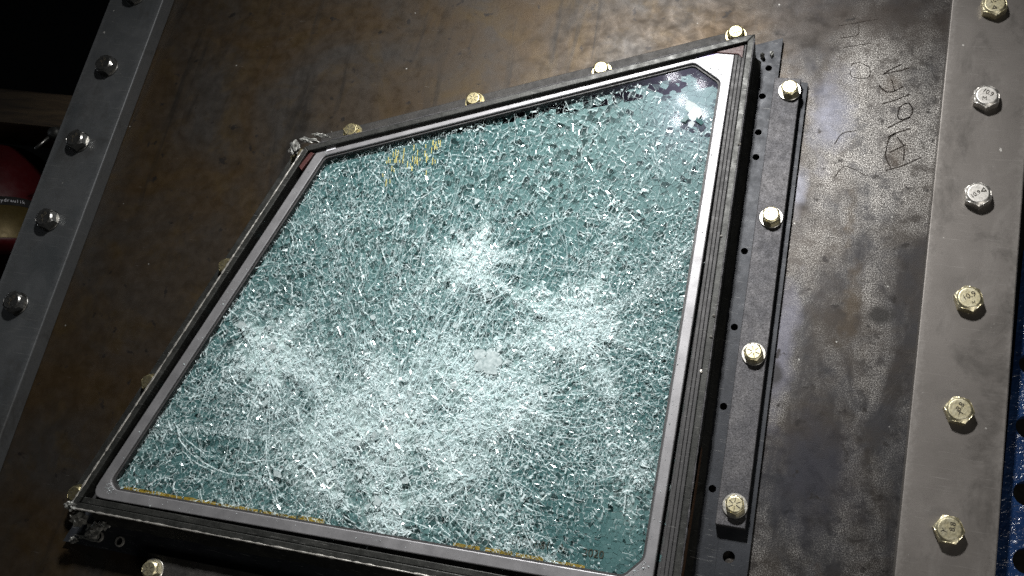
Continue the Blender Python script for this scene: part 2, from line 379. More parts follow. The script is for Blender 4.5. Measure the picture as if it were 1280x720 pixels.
def strip(name, x0, x1, mat, label):
    t = empty(name); tag(t, label, 'steel strip', 'bolted steel strips at the plate edges')
    prismo('strip_body', [(x0, -1.1), (x1, -1.1), (x1, .6), (x0, .6)], 0, FT, mat, t, bevel=.0012)
    return t
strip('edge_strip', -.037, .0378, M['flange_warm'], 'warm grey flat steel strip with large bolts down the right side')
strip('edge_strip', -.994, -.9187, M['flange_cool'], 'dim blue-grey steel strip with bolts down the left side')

# ------------------------------------------------------------------ bolts
def hexhead(AF, h, top_r):
    V = []; F = []; n = 48; R_ = AF / math.sqrt(3)
    def hexr(a): a = (a + math.pi / 6) % (math.pi / 3) - math.pi / 6; return AF / 2 / math.cos(a)
    rings = []
    ch = h * .26
    for z, f in ((0, 1.), (h - ch, 1.), (h - ch * .45, .5), (h, 0.), (h + .0001, -1.)):
        ring = []
        for i in range(n):
            a = 2 * math.pi * i / n; r = hexr(a); rr = top_r
            if f == 1.: q = r
            elif f == .5: q = min(r, top_r + (R_ - top_r) * .42)
            elif f == 0.: q = rr
            else: q = rr * .93
            if f == 1. and z > 0:      # chamfer arcs: the flats rise higher than the corners
                zz = h - ch * (.35 + .65 * (r - AF / 2) / (R_ - AF / 2))
            else: zz = z
            ring.append((q * math.cos(a), q * math.sin(a), zz))
        rings.append(ring)
    for r in rings: V += r
    for k_ in range(len(rings) - 1):
        for i in range(n): F.append((k_ * n + i, k_ * n + (i + 1) % n, (k_ + 1) * n + (i + 1) % n, (k_ + 1) * n + i))
    F.append(tuple(range((len(rings) - 1) * n, len(rings) * n)))
    return V, F
def ringmesh(r0, r1, h, n=40):
    return prism(circ(0, 0, r1, n), 0, h, [circ(0, 0, r0, n)])
def lathe(prof, n=40):
    V = []; F = []
    for r, z in prof:
        for i in range(n): a = 2 * math.pi * i / n; V.append((r * math.cos(a), r * math.sin(a), z))
    for k_ in range(len(prof) - 1):
        for i in range(n): F.append((k_ * n + i, k_ * n + (i + 1) % n, (k_ + 1) * n + (i + 1) % n, (k_ + 1) * n + i))
    return V, F
BIG = {}; SMALL = {}
def mesh_of(V, F, mat, name):
    me = bpy.data.meshes.new(name); me.from_pydata(V, [], F); me.update(); me.materials.append(mat); return me
for mk in ('zinc', 'steel_bolt', 'bolt_dull', 'zinc_dim'):
    BIG[mk] = mesh_of(*hexhead(.0214, .0100, .0089), M[mk], 'head'); SMALL[mk] = mesh_of(*hexhead(.0152, .0076, .0066), M[mk], 'head')
BIGW = mesh_of(*lathe([(.005, .0), (.0126, .0), (.0130, .0004), (.0130, .0012), (.0125, .0017), (.005, .0017)]), M['washer'], 'washer')
BIGD = BIGW.copy(); BIGD.materials[0] = M['bolt_dull']
SMALLW = mesh_of(*lathe([(.004, .0), (.0104, .0), (.0108, .0004), (.0108, .0014), (.0104, .0018), (.004, .0018)]), M['washer'], 'washer')
SMALLD = SMALLW.copy(); SMALLD.materials[0] = M['zinc_dim']
def link(name, me, parent, loc=(0, 0, 0), rz=0.):
    o = bpy.data.objects.new(name, me); COL.objects.link(o); o.parent = parent; o.location = loc; o.rotation_euler[2] = rz; return o
def star_lines(n=6, r0=.0018, r1=.0055):
    return [[(r0 * math.cos(a), r0 * math.sin(a)), (r1 * math.cos(a), r1 * math.sin(a))] for a in (i * 2 * math.pi / n + .3 for i in range(n))]
def bolt(x, y, z, big, mk, label, group, rz, marks, washer=True):
    t = empty('hex_bolt', (x, y, z), rz); tag(t, label, 'bolt', group)
    wh = .0017 if big else .0018
    if washer: link('washer', (BIGD if mk == 'bolt_dull' else BIGW) if big else (SMALLD if mk == 'zinc_dim' else SMALLW), t)
    h = .0102 if big else .0076
    link('head', (BIG if big else SMALL)[mk], t, (0, 0, wh if washer else 0))
    zt = h + (wh if washer else 0) + .0001
    for body, size, px, py, r in marks:
        if body == '*': strokes('stamped_star', star_lines(), zt, .0008, .00015, M['engrave'], t)
        elif body == '^':
            s_ = size; strokes('stamped_mark', [[(px - s_, py - s_ * .7), (px + s_, py - s_ * .7), (px, py + s_), (px - s_, py - s_ * .7)]], zt, .0009, .00015, M['engrave'], t)
        else: text('stamped_text', body, size, (px, py, zt), r - rz, M['engrave'], t)
    return t
YR = [-.0 - .1 * i for i in range(6)]
g = 'large bolts of the right strip'
bolt(0, 0, FT, True, 'zinc', 'yellow-tinged hex bolt at the top of the right strip, nearest the top edge', g, .2, [('10.9', .0062, .001, .0035, .5), ('^', .0018, -.001, -.0045, 0)], False)
bolt(0, -.1, FT, True, 'steel_bolt', 'silver bright-faced hex bolt, second from the top on the right strip', g, .05, [('10.9', .0060, .001, .0028, -.5), ('M', .0055, -.002, -.0035, .0)], False)
bolt(0, -.2, FT, True, 'steel_bolt', 'silver hex bolt with triangle mark, third from the top on the right strip', g, .15, [('^', .002, .0045, .003, 0), ('10.9', .0055, -.0025, -.001, .7)], False)
bolt(0, -.3, FT, True, 'zinc', 'greenish yellow hex bolt stamped 10.9, fourth from the top on the right strip', g, .35, [('10.9', .0068, 0, .0015, .55), ('H', .004, .002, -.005, .4)], False)
bolt(0, -.4, FT, True, 'zinc', 'dull hex bolt with crossed stamping, second from the bottom on the right strip', g, .45, [('8.8', .0062, .001, .002, 1.1), ('X', .0062, -.001, -.0025, .5)], False)
bolt(0, -.5, FT, True, 'zinc', 'dull brownish hex bolt, lowest one on the right strip', g, .5, [('8.8', .0062, .003, .001, 1.5), ('Y', .006, -.0045, .0, 1.2)], False)
g = 'bolts of the left strip'
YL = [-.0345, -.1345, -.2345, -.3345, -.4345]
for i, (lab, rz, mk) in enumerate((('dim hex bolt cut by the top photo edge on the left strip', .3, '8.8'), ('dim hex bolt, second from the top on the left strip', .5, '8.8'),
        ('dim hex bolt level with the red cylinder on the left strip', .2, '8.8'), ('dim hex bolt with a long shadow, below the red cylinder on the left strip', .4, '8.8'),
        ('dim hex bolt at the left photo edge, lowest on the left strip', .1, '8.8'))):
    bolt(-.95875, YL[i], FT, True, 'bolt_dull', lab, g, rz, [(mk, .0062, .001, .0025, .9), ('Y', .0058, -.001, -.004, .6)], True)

# ------------------------------------------------------------------ welded outer frame
P = [(-.7902, -.6320), (-.2022, -.6174), (-.2155, -.0580), (-.6584, -.2247)]      # ccw: BL BR TR TL
names = ('bottom', 'right', 'top', 'left')
frame = empty('outer_frame', (0, 0, 0)); tag(frame, 'dark oily welded steel frame standing round the shattered window', 'frame')
LIP = .045; Pi = offset(P, -.0062)
for i in range(4):
    prismo('frame_bar', side(Pi, P, i), .0, LIP, M['frame_dark'], frame, bevel=.0008)
    # bright worn outer edge: a thin burr of bare metal along the lip
    a, b = Vector(P[i]), Vector(P[(i + 1) % 4]); 
    beadline('worn_lip', a.lerp(b, .01), a.lerp(b, .99), .0010 if i in (0, 3) else .0008, LIP - .0006, M['edge'] if i in (0, 3) else M['bar'], frame, 140, .9)
Pf = offset(P, [.0315, .0245, .0125, .012]); Pg = offset(P, .0004)
holes_r = [(-.2039, -.0716), (-.2057, -.1041), (-.2040, -.1445), (-.2025, -.1718), (-.1962, -.2713), (-.1945, -.3474), (-.1930, -.4231), (-.1915, -.4979)]
for i in range(4):
    hs = []
    if i == 1: hs = [circ(x + (.003 if j < 4 else 0), y, .0034, 14) for j, (x, y) in enumerate(holes_r)]
    if i == 0: hs = [circ(-.7743, -.6525, .0037, 16), circ(-.7497, -.6525, .0037, 16)]
    prismo('flange', side(Pg, Pf, i), .0005, .006, M['flange_dark'], frame, holes=hs, bevel=0.)
for x in (-.7743, -.7497):
    link('hole_rim', mesh_of(*lathe([(.0036, .0), (.0036, .0016), (.0050, .0012), (.0054, .0)], 20), M['edge'], 'hole_rim'), frame, (x, -.6525, .006))
# weld fillets on the outside of the right and bottom walls
def fillet(i, w, h, mat, z=.006):
    a, b = Vector(P[i]), Vector(P[(i + 1) % 4]); t = (b - a).normalized(); n = Vector((t.y, -t.x)); V = []; F = []; K = 40
    for j in range(K + 1):
        p = a.lerp(b, .012 + .976 * j / K); w_ = w * (1 + random.uniform(-.12, .12)); h_ = h * (1 + random.uniform(-.15, .15))
        for q, zz in ((p + n * .0003, z + h_), (p + n * w_ * .45, z + h_ * .42), (p + n * w_, z)): V.append((q.x, q.y, zz))
    for j in range(K):
        for k_ in range(2): s = j * 3 + k_; F.append((s, s + 3, s + 4, s + 1))
    return obj('weld_fillet', V, F, mat, frame, smooth=True)
fillet(1, .0062, .010, M['frame_dark']); fillet(0, .009, .012, M['frame_dark'])
obj('rust_patch', [(-.2040, -.468, .020), (-.2040, -.468, .034), (-.2029, -.605, .040), (-.2029, -.605, .012), (-.2035, -.53, .010)], [(0, 1, 2, 3, 4)], M['rust'], frame)
# weld lumps and spatter at the corners
for c, s_ in (((-.6555, -.2175, .0455), (.010, .0028, .002)), ((-.6440, -.2105, .0455), (.009, .002, .0018)), ((-.672, -.2255, .041), (.005, .007, .004)),
              ((-.789, -.630, .044), (.006, .004, .004)), ((-.787, -.640, .028), (.004, .006, .010)), ((-.780, -.648, .010), (.007, .007, .004)), ((-.772, -.641, .009), (.006, .005, .004)),
              ((-.8005, -.661, .0065), (.004, .003, .003)), ((-.785, -.656, .0075), (.012, .002, .002)), ((-.2000, -.0560, .008), (.0016, .003, .0015)), ((-.2085, -.060, .010), (.002, .002, .004))):
    lump('weld_lump', c, s_, M['weld'], frame)
for x, y, z in ((-.2100, -.372, .0455), (-.2105, -.352, .0455), (-.2135, -.405, .0455), (-.2130, -.18, .0455), (-.2160, -.275, .0455)):
    lump('weld_spatter', (x, y, z), (.0016, .0016, .0012), M['edge'], frame, 1)
# inner packing between lip and bezel: rubber floor, ribs, steel strip along the bottom
G = [(-.7499, -.6065), (-.2497, -.5895), (-.2350, -.5720), (-.2414, -.1104), (-.2702, -.0916), (-.6361, -.2311), (-.7584, -.5994)]
G4 = [None] * 4
def meet(a, b, c, d):
    a, b, c, d = map(Vector, (a, b, c, d)); t = b - a; u = d - c; return tuple(a + t * ((c - a).cross(u) / t.cross(u)))
G4 = [meet(G[0], G[1], G[6], G[5]), meet(G[0], G[1], G[2], G[3]), meet(G[2], G[3], G[4], G[5]), G[5]]   # unchamfered
B = offset(G4, [.0105, .0095, .0105, .0105])
prismo('packing_floor', offset(P, -.0064), .026, .030, M['rubber_black'], frame, holes=[offset(G, .0075)])
Pj = offset(P, -.0066)
prismo('packing_strip', side(offset(P, [-.0125, -.0066, -.0066, -.0066]), Pj, 0), .030, .0425, M['frame_dark'], frame, bevel=.0006)
for k_, (o0, o1, z) in enumerate(((-.0068, -.0100, .0415), (-.0103, -.0135, .0410), (-.0138, -.0170, .0404))):
    prismo('rubber_rib', side(offset(P, [-.02, o1, -.0066, -.0066]), offset(P, [-.02, o0, -.0066, -.0066]), 1), .030, z, M['rubber_black'], frame, bevel=.0005)
prismo('sealant', [(-.2540, -.0795), (-.2230, -.0680), (-.2225, -.0860), (-.2290, -.0800), (-.2380, -.0800)], .030, .0415, M['red_seal'], frame, bevel=.0008)
prismo('sealant', [(-.6600, -.2470), (-.6520, -.2290), (-.6470, -.2300), (-.6560, -.2510)], .030, .0422, M['red_seal'], frame, bevel=.0006)

# ------------------------------------------------------------------ clamp bars
def bar(a, b, w, z0, z1, label, mat='bar'):
    a, b = Vector(a), Vector(b); t = (b - a).normalized(); n = Vector((-t.y, t.x)) * w / 2
    o = empty('clamp_bar'); tag(o, label, 'clamp bar', 'clamp bars holding the frame')
    prismo('bar_body', [tuple(a - n), tuple(b - n), tuple(b + n), tuple(a + n)], z0, z1, M[mat], o, bevel=.0007)
    return o
bar((-.1800, -.0877), (-.1712, -.5287), .0255, .0062, .0165, 'speckled dark steel bar with four bolts, right of the window')
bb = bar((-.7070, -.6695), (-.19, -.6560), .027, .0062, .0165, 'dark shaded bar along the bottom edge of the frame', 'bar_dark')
def along(off, i, f0, f1):
    a, b = Vector(P[i]), Vector(P[(i + 1) % 4]); t = (b - a).normalized(); n = Vector((t.y, -t.x)); return a.lerp(b, f0) + n * off, a.lerp(b, f1) + n * off
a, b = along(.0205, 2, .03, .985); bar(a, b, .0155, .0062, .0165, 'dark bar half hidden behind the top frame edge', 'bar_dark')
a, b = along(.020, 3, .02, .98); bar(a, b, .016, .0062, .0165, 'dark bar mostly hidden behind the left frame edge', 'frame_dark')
pk = prismo('packer_strip', [(-.1885, -.085), (-.1610, -.085), (-.1500, -.66), (-.1800, -.66)], .0004, .0056, M['flange_dark'], None, holes=[circ(-.1690, -.5529, .0052, 18)], bevel=0.)
tag(pk, 'thin dark packer strip with one open hole, under the right clamp bar', 'packer strip')
g = 'bolts of the right clamp bar'
for (x, y), lab, rz in zip([(-.1765, -.1028), (-.1758, -.2393), (-.1731, -.3740), (-.1695, -.5108)],
        ('bright bolt with washer at the upper end of the right clamp bar', 'bright bolt with washer, second from the top on the right clamp bar',
         'yellow bolt with star stamping, third from the top on the right clamp bar', 'yellow bolt with star stamping at the lower end of the right clamp bar'), (.4, .1, .5, .25)):
    bolt(x, y, .0165, False, 'zinc', lab, g, rz, [('*', 0, 0, 0, 0)])
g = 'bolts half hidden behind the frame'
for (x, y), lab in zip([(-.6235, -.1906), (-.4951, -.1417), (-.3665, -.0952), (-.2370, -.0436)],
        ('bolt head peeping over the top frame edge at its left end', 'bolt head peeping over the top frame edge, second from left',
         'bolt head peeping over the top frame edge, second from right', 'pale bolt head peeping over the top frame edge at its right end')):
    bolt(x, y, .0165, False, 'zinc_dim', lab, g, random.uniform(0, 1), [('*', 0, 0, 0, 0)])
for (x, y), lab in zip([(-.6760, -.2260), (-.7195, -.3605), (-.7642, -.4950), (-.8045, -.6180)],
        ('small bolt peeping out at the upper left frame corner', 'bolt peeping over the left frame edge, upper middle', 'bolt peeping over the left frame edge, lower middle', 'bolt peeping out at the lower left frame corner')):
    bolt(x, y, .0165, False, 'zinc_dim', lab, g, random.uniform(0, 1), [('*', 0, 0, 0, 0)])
bolt(-.6967, -.6706, .0165, False, 'zinc', 'brassy bolt on the shaded bar at the bottom photo edge', None, .3, [('*', 0, 0, 0, 0)])
for x in (-.56, -.42, -.28): pass

# ------------------------------------------------------------------ the armoured window
win = empty('armoured_window'); tag(win, 'shattered teal laminated glass window in a silver bezel', 'window')
Bz = rounded(B, [.016, .016, .013, .004])
Gi = rounded(G, .004, 3)
prismo('bezel', Bz, .0315, .0402, M['bezel'], win, holes=[Gi], bevel=.0009)
seal_in = rounded(offset(G, -.0019), .004, 3)
prismo('seal', rounded(offset(G, -.0002), .004, 3), .0315, .0378, M['rubber_black'], win, holes=[seal_in])
tp = prismo('white_label', [(-.6355, -.2215), (-.6260, -.2180), (-.6250, -.2222), (-.6345, -.2262)], .0403, .0409, M['white_tape'], win)
GZ = .0362; OUT = offset(G, .006)
def poly_obj(name, Pp, z, mat, **kw): return obj(name, [(p[0], p[1], z) for p in Pp], [tuple(range(len(Pp)))], mat, win, **kw)
poly_obj('front_ply', OUT, GZ, M['pane'])
prismo('rear_ply', OUT, .008, .0135, M['back'], win)

IMP = [(-.4461, -.3234, .021, 1.0), (-.3344, -.3778, .034, .85), (-.6351, -.4505, .027, .85), (-.4820, -.4906, .036, .75), (-.4101, -.4245, .026, .40),
       (-.4826, -.5773, .017, .75), (-.5100, -.4550, .070, .28), (-.555, -.525, .052, .32), (-.40, -.47, .070, .24), (-.262, -.50, .028, .42), (-.45, -.545, .034, .28), (-.370, -.455, .022, .35)]
CH, RX, RY = (-.2614, -.1475), (-.262, -.118), (-.262, -.567)
def D(x, y):
    d = 0
    for j, (ix, iy, s_, a_) in enumerate(IMP):
        th = np.arctan2(y - iy, x - ix); spk = 1 + .28 * np.sin(th * 5 + j) + .22 * np.sin(th * 9 + 2.3 * j) + .15 * np.sin(th * 17 + 4 * j)
        d = d + a_ * np.exp(-((x - ix) ** 2 + (y - iy) ** 2) / (2 * (s_ * spk) ** 2))
    return d * (.55 + .9 * vnoise(np.asarray(x, float), np.asarray(y, float), 24, 55))
def calm(x, y):   # corners that stayed almost whole
    return np.clip(1 - 1.05 * np.exp(-((x - RX[0]) ** 2 + (y - RX[1]) ** 2) / (2 * .024 ** 2)) - .97 * np.exp(-((x - RY[0]) ** 2 + (y - RY[1]) ** 2) / (2 * .030 ** 2)), 0.02, 1)
def inside(x, y, poly, m=0.):
    r = np.ones_like(x, bool)
    for i in range(len(poly)):
        (ax, ay), (bx, by) = poly[i], poly[(i + 1) % len(poly)]
        L = math.hypot(bx - ax, by - ay); r &= ((bx - ax) * (y - ay) - (by - ay) * (x - ax)) / L > -m
    return r
def vnoise(x, y, sc, seed):
    r = np.random.default_rng(seed); T = r.random((64, 64)); u = x * sc + 100; v = y * sc + 100
    i = np.floor(u).astype(int); j = np.floor(v).astype(int); f = u - i; h = v - j; f = f * f * (3 - 2 * f); h = h * h * (3 - 2 * h)
    t = lambda a, b: T[a % 64, b % 64]
    return (t(i, j) * (1 - f) + t(i + 1, j) * f) * (1 - h) + (t(i, j + 1) * (1 - f) + t(i + 1, j + 1) * f) * h
def seeds(cx, cy, sr0, st0, grow, rmax=.6):
    """seeds on jittered rings round an impact: radial and concentric cracking"""
    X = []; Y = []; r = .002
    while r < rmax:
        k_ = 1 + grow * r; sr, st = sr0 * k_, st0 * k_
        n = max(5, int(2 * math.pi * r / st)); th = np.arange(n) * 2 * math.pi / n + rng.random() * 6 + rng.normal(0, .18, n) * 2 * math.pi / n
        rr = r + rng.normal(0, .24, n) * sr
        # wander so that the rings are not true circles
        x = cx + rr * np.cos(th); y = cy + rr * np.sin(th)
        wx = (vnoise(x, y, 14, 3) - .5) * .030; wy = (vnoise(x, y, 14, 4) - .5) * .030
        X.append(x + wx); Y.append(y + wy); r += sr
    X = np.concatenate(X); Y = np.concatenate(Y); m = inside(X, Y, OUT, .030); return X[m], Y[m]
def fan_seeds(cx, cy, sr, st, grow, rmax=.62, ja=.12, jr=.17):
    """seeds whose angles carry on from ring to ring: long radial cracks crossed by short arcs"""
    r = .005; th = np.sort(rng.random(max(6, int(2 * math.pi * r / st))) * 2 * math.pi); off = rng.random(len(th)); X = []; Y = []
    while r < rmax:
        k_ = 1 + grow * r; n = len(th)
        if 2 * math.pi * r / n > 1.45 * st * k_:
            nx_ = np.append(th[1:], th[0] + 2 * math.pi); mid = th + (nx_ - th) * rng.uniform(.35, .65, n); th = np.concatenate([th, mid]); off = np.concatenate([off, rng.random(n)]); o_ = np.argsort(th); th, off = th[o_], off[o_]; n = len(th)
        sp = 2 * math.pi / n; th = th + rng.normal(0, .05, n) * sp; a = th + rng.normal(0, ja, n) * sp; rr = r + (off + rng.normal(0, jr, n)) * sr * k_
        keep = rng.random(n) > .08
        x = cx + rr * np.cos(a); y = cy + rr * np.sin(a); wx = (vnoise(x, y, 9, 3) - .5) * .05; wy = (vnoise(x, y, 9, 4) - .5) * .05
        X.append((x + wx)[keep]); Y.append((y + wy)[keep]); r += sr * k_
    X = np.concatenate(X); Y = np.concatenate(Y); m = inside(X, Y, OUT, .030); return X[m], Y[m]
def voronoi(X, Y):
    vs, es, fs, *_ = delaunay_2d_cdt([Vector((a, b)) for a, b in zip(X * 100, Y * 100)], [], [], 0, 1e-6)
    V = np.array([(v.x, v.y) for v in vs]) / 100; T = np.array([f for f in fs if len(f) == 3])
    A, Bq, Cq = V[T[:, 0]], V[T[:, 1]], V[T[:, 2]]
    b = Bq - A; c = Cq - A; d = 2 * (b[:, 0] * c[:, 1] - b[:, 1] * c[:, 0]); d = np.where(np.abs(d) < 1e-12, 1e-12, d)
    b2 = (b ** 2).sum(1); c2 = (c ** 2).sum(1)
    cc = A + np.c_[(c[:, 1] * b2 - b[:, 1] * c2) / d, (b[:, 0] * c2 - c[:, 0] * b2) / d]
    ring = [[] for _ in range(len(V))]
    for ti, t in enumerate(T.tolist()):
        for q in t: ring[q].append(ti)
    cells = []; 
    for q in range(len(V)):
        L = ring[q]
        if len(L) < 3: continue
        pts = cc[L]
        if np.abs(pts - V[q]).max() > .030: continue
        an = np.arctan2(pts[:, 1] - V[q, 1], pts[:, 0] - V[q, 0]); cells.append((q, [L[i] for i in np.argsort(an)]))
    return V, cc, cells
def attrs(me, **kw):
    for n_, vals in kw.items():
        a_ = me.attributes.new(n_, 'FLOAT', 'FACE'); a_.data.foreach_set('value', np.asarray(vals, np.float32))
def ply(name, cx, cy, sr, st, grow, z, mat, milk_p, sd, net=None):
    """one layer of broken glass: interlocking pieces, some of them clear so that the dark shows through"""
    V, cc, cells = net or voronoi(*seeds(cx, cy, sr, st, grow)); vv = []; ff = []; mk = []; tn = []
    d = D(V[:, 0], V[:, 1]); cl = calm(V[:, 0], V[:, 1]); pn = vnoise(V[:, 0], V[:, 1], 45, sd + 1); p2 = vnoise(V[:, 0], V[:, 1], 16, sd + 2); R1 = rng.random(len(V)); R2 = rng.random(len(V)); R3 = rng.random(len(V))
    for q, L in cells:
        c = V[q]
        if not inside(c[:1], c[1:], OUT, .004)[0]: continue
        pts = c + (cc[L] - c) * .985; s = len(vv); dz = (R1[q] - .5) * .0006
        vv += [(a[0], a[1], z + dz) for a in pts]; ff.append(tuple(range(s, s + len(L))))
        m = milk_p[0] + milk_p[1] * min(1, d[q]) + (pn[q] - .5) * .4 + (R1[q] - .5) * .25
        if R3[q] < milk_p[2] * (.2 + 1.0 * pn[q] + 1.0 * (p2[q] > .6)) * cl[q]: m *= rng.uniform(.15, .55)
        mk.append(min(1, max(0, m))); tn.append(min(1, max(0, R2[q] * .18 + .55 * min(1, d[q]) + .5 * (p2[q] - .5))))
    o = obj(name, vv, ff, mat, win, stuff=True)
    if len(o.data.polygons) == len(mk): attrs(o.data, milk=mk, tint=tn)
NET = voronoi(*fan_seeds(-.485, -.535, .0054, .0022, .30))
ply('middle_shards', 0, 0, 0, 0, 0, .0300, M['shard_mid'], (1.12, .10, .22), 40, NET)
ply('rear_shards', -.330, -.385, .0062, .0036, 1.0, .0245, M['shard_back'], (.85, .20, .12), 60)
ply('frosted_shards', -.452, -.345, .0052, .0034, 1.0, .0316, M['shard_front'], (-.38, 1.15, .0), 20)

def web(cx, cy, sr, st, grow, z0, z1, base, gain, wid, sd, reach, net=None, full=0., fan=True, arcs=1.):
    """the network of cracks of one impact: slivers of air along the joints between the pieces"""
    V, cc, cells = net or voronoi(*(fan_seeds if fan else seeds)(cx, cy, sr, st, grow)); hs = np.random.default_rng(sd).random(8000)
    E = set()
    for q, L in cells:
        for i in range(len(L)): E.add((min(L[i], L[i - 1]), max(L[i], L[i - 1])))
    E = np.array(sorted(E)); A = cc[E[:, 0]]; Bq = cc[E[:, 1]]; ex = Bq - A; el = np.hypot(ex[:, 0], ex[:, 1]); mx_ = (A + Bq) / 2
    k_ = (el > 1e-4) & (el < .025) & inside(mx_[:, 0], mx_[:, 1], OUT, .002); A, Bq, ex, el, mx_ = A[k_], Bq[k_], ex[k_], el[k_], mx_[k_]
    rx, ry = mx_[:, 0] - cx, mx_[:, 1] - cy; rr = np.hypot(rx, ry) + 1e-6; th = np.arctan2(ry, rx) + math.pi
    rad = np.abs(ex[:, 0] * rx + ex[:, 1] * ry) / (el * rr) > .62
    hv = np.where(rad, hs[(th * 34 + (rr / .07).astype(int) * 317).astype(int) % 4000], hs[4000 + ((rr / .0065).astype(int) * 23 + (th * 1.9 + rr * 9).astype(int)) % 4000])
    d = np.clip(D(mx_[:, 0], mx_[:, 1]), 0, 1); cl = calm(mx_[:, 0], mx_[:, 1]); pn = vnoise(mx_[:, 0], mx_[:, 1], 38, sd); fade = np.exp(-(rr / reach) ** 2) * .8 + .2
    p = (base + gain * d) * fade * cl * (.35 + 1.3 * pn) * (.25 + 1.9 * hv ** 2)
    soft = vnoise(mx_[:, 0], mx_[:, 1], 55, sd + 7); on = rng.random(len(p)) < np.maximum(p * 1.25, full * cl) * np.where(rad, 1., arcs); soft = soft[on]; A, Bq, ex, el, hv, d, p, rad = A[on], Bq[on], ex[on], el[on], hv[on], d[on], p[on], rad[on]; n = len(A)
    w = wid * rng.lognormal(-.25, .5, n) * (.6 + .6 * hv + .35 * d); nn = np.c_[-ex[:, 1], ex[:, 0]] / el[:, None]
    wa, wb = (w * rng.uniform(.4, 1.3, n))[:, None], (w * rng.uniform(.4, 1.3, n))[:, None]
    z = rng.uniform(z0, z1, n); sl = rng.normal(0, .00035, n); mid = (A + Bq) / 2 + nn * (el * rng.normal(0, .05, n))[:, None]
    rows = [np.c_[A - nn * wa, z - sl], np.c_[mid - nn * wa, z - sl], np.c_[Bq - nn * wb, z - sl], np.c_[Bq + nn * wb, z + sl], np.c_[mid + nn * wa, z + sl], np.c_[A + nn * wa, z + sl]]
    VV = np.stack(rows, 1).reshape(-1, 3); VV[:, 2] = np.minimum(VV[:, 2], .0360); b = np.arange(n) * 6
    FF = np.concatenate([np.c_[b, b + 1, b + 4, b + 5], np.c_[b + 1, b + 2, b + 3, b + 4]])
    o = obj('crack_web', VV.tolist(), FF.tolist(), M['fin'], win, stuff=True); al = np.clip(rng.uniform(.35, 1.05, n) * (.34 + .75 * soft + .5 * hv ** 2 + .4 * d), 0, 1)
    if len(o.data.polygons) == 2 * n: attrs(o.data, milk=np.concatenate([al, al]))
    print('web', n, len(o.data.polygons))
web(-.485, -.535, 0, 0, 0, .0318, .0326, (.5), .5, .00042, 101, .60, NET, .88)
web(-.446, -.323, .0058, .0036, .8, .0335, .0355, .16, .95, .00038, 102, .16)
web(-.334, -.378, .0062, .0036, .8, .0330, .0354, .16, .95, .00038, 103, .17)
web(-.635, -.450, .0062, .0036, .8, .0330, .0354, .18, .95, .00038, 104, .16)
web(-.484, -.560, .0120, .0056, .5, .0338, .0356, .36, .35, .00040, 106, .62, None, .30, True, .12)
web(-.440, -.450, .0042, .0034, .5, .0328, .0350, .06, .90, .00038, 105, .30, fan=False)
def fins(n, z0, z1, h0):
    """crack faces standing in the depth of the glass, seen slantwise as short streaks"""
    x = rng.uniform(-.76, -.24, n * 3); y = rng.uniform(-.605, -.10, n * 3); m = inside(x, y, G, -.002); x, y = x[m][:n], y[m][:n]; n = len(x)
    pn = vnoise(x, y, 30, 77); kp = rng.random(n) < np.clip(pn * 1.6 - .3, 0, 1) * calm(x, y); x, y = x[kp], y[kp]; n = len(x)
    a = np.arctan2(y + .50, x + .48) + rng.normal(0, .22, n) + np.where(rng.random(n) < .25, 1.57, 0); L = rng.uniform(.0015, .0045, n); h = h0 * rng.uniform(.4, 1., n); z = rng.uniform(z0, z1, n); c, s_ = np.cos(a) * L, np.sin(a) * L; lx, ly = rng.normal(0, .0006, (2, n))
    VV = np.stack([np.c_[x - c, y - s_, z], np.c_[x + c, y + s_, z], np.c_[x + c + lx, y + s_ + ly, z - h], np.c_[x - c + lx, y - s_ + ly, z - h]], 1).reshape(-1, 3)
    o = obj('crack_faces', VV.tolist(), np.arange(n * 4).reshape(-1, 4).tolist(), M['fin'], win, stuff=True)
    if len(o.data.polygons) == n: attrs(o.data, milk=rng.uniform(.25, .9, n))
fins(4500, .0330, .0355, .0028)

# crushed glass: flakes round the impacts
def flakes(name, n, zlo, zhi, size, dens, mat):
    x = rng.uniform(-.77, -.23, n * 6); y = rng.uniform(-.61, -.09, n * 6)
    p = dens(x, y) * inside(x, y, G, -.003); m = rng.random(n * 6) < p; x, y = x[m][:n], y[m][:n]; k_ = len(x)
    c = np.c_[x, y, rng.uniform(zlo, zhi, k_)]; sz = size * rng.lognormal(0, .5, k_)
    u = rng.normal(size=(k_, 3)); u /= np.linalg.norm(u, axis=1)[:, None]; w = rng.normal(size=(k_, 3)); w[:, 2] *= .6; w -= (w * u).sum(1)[:, None] * u; w /= np.linalg.norm(w, axis=1)[:, None]
    u[:, 2] *= .3; w[:, 2] *= .35
    A = c + u * sz[:, None]; ww = (sz * rng.uniform(.12, .5, k_))[:, None]; Bq = c - u * sz[:, None] + w * ww; Cq = c - u * (sz * .7)[:, None] - w * ww
    V = np.stack([A, Bq, Cq], 1).reshape(-1, 3); V[:, 2] = np.clip(V[:, 2], zlo - .002, .0360)
    me = bpy.data.meshes.new(name); me.from_pydata(V.tolist(), [], np.arange(k_ * 3).reshape(-1, 3).tolist()); me.update(); me.materials.append(mat)
    attrs(me, tint=rng.random(k_)); o = bpy.data.objects.new(name, me); COL.objects.link(o); o.parent = win; o['kind'] = 'stuff'; print(name, k_)
def dens_pow(x, y):
    d = D(x, y); return np.clip((d - .30) * 1.9, 0, 1) ** 1.2 * (.05 + 2.6 * np.clip(vnoise(x, y, 190, 5) - .38, 0, 1) * (.4 + 1.3 * vnoise(x, y, 55, 6))) * calm(x, y)
def dens_all(x, y): return (.24 + .35 * np.clip(D(x, y), 0, 1)) * calm(x, y) * (.3 + 1.4 * vnoise(x, y, 90, 9) ** 2)
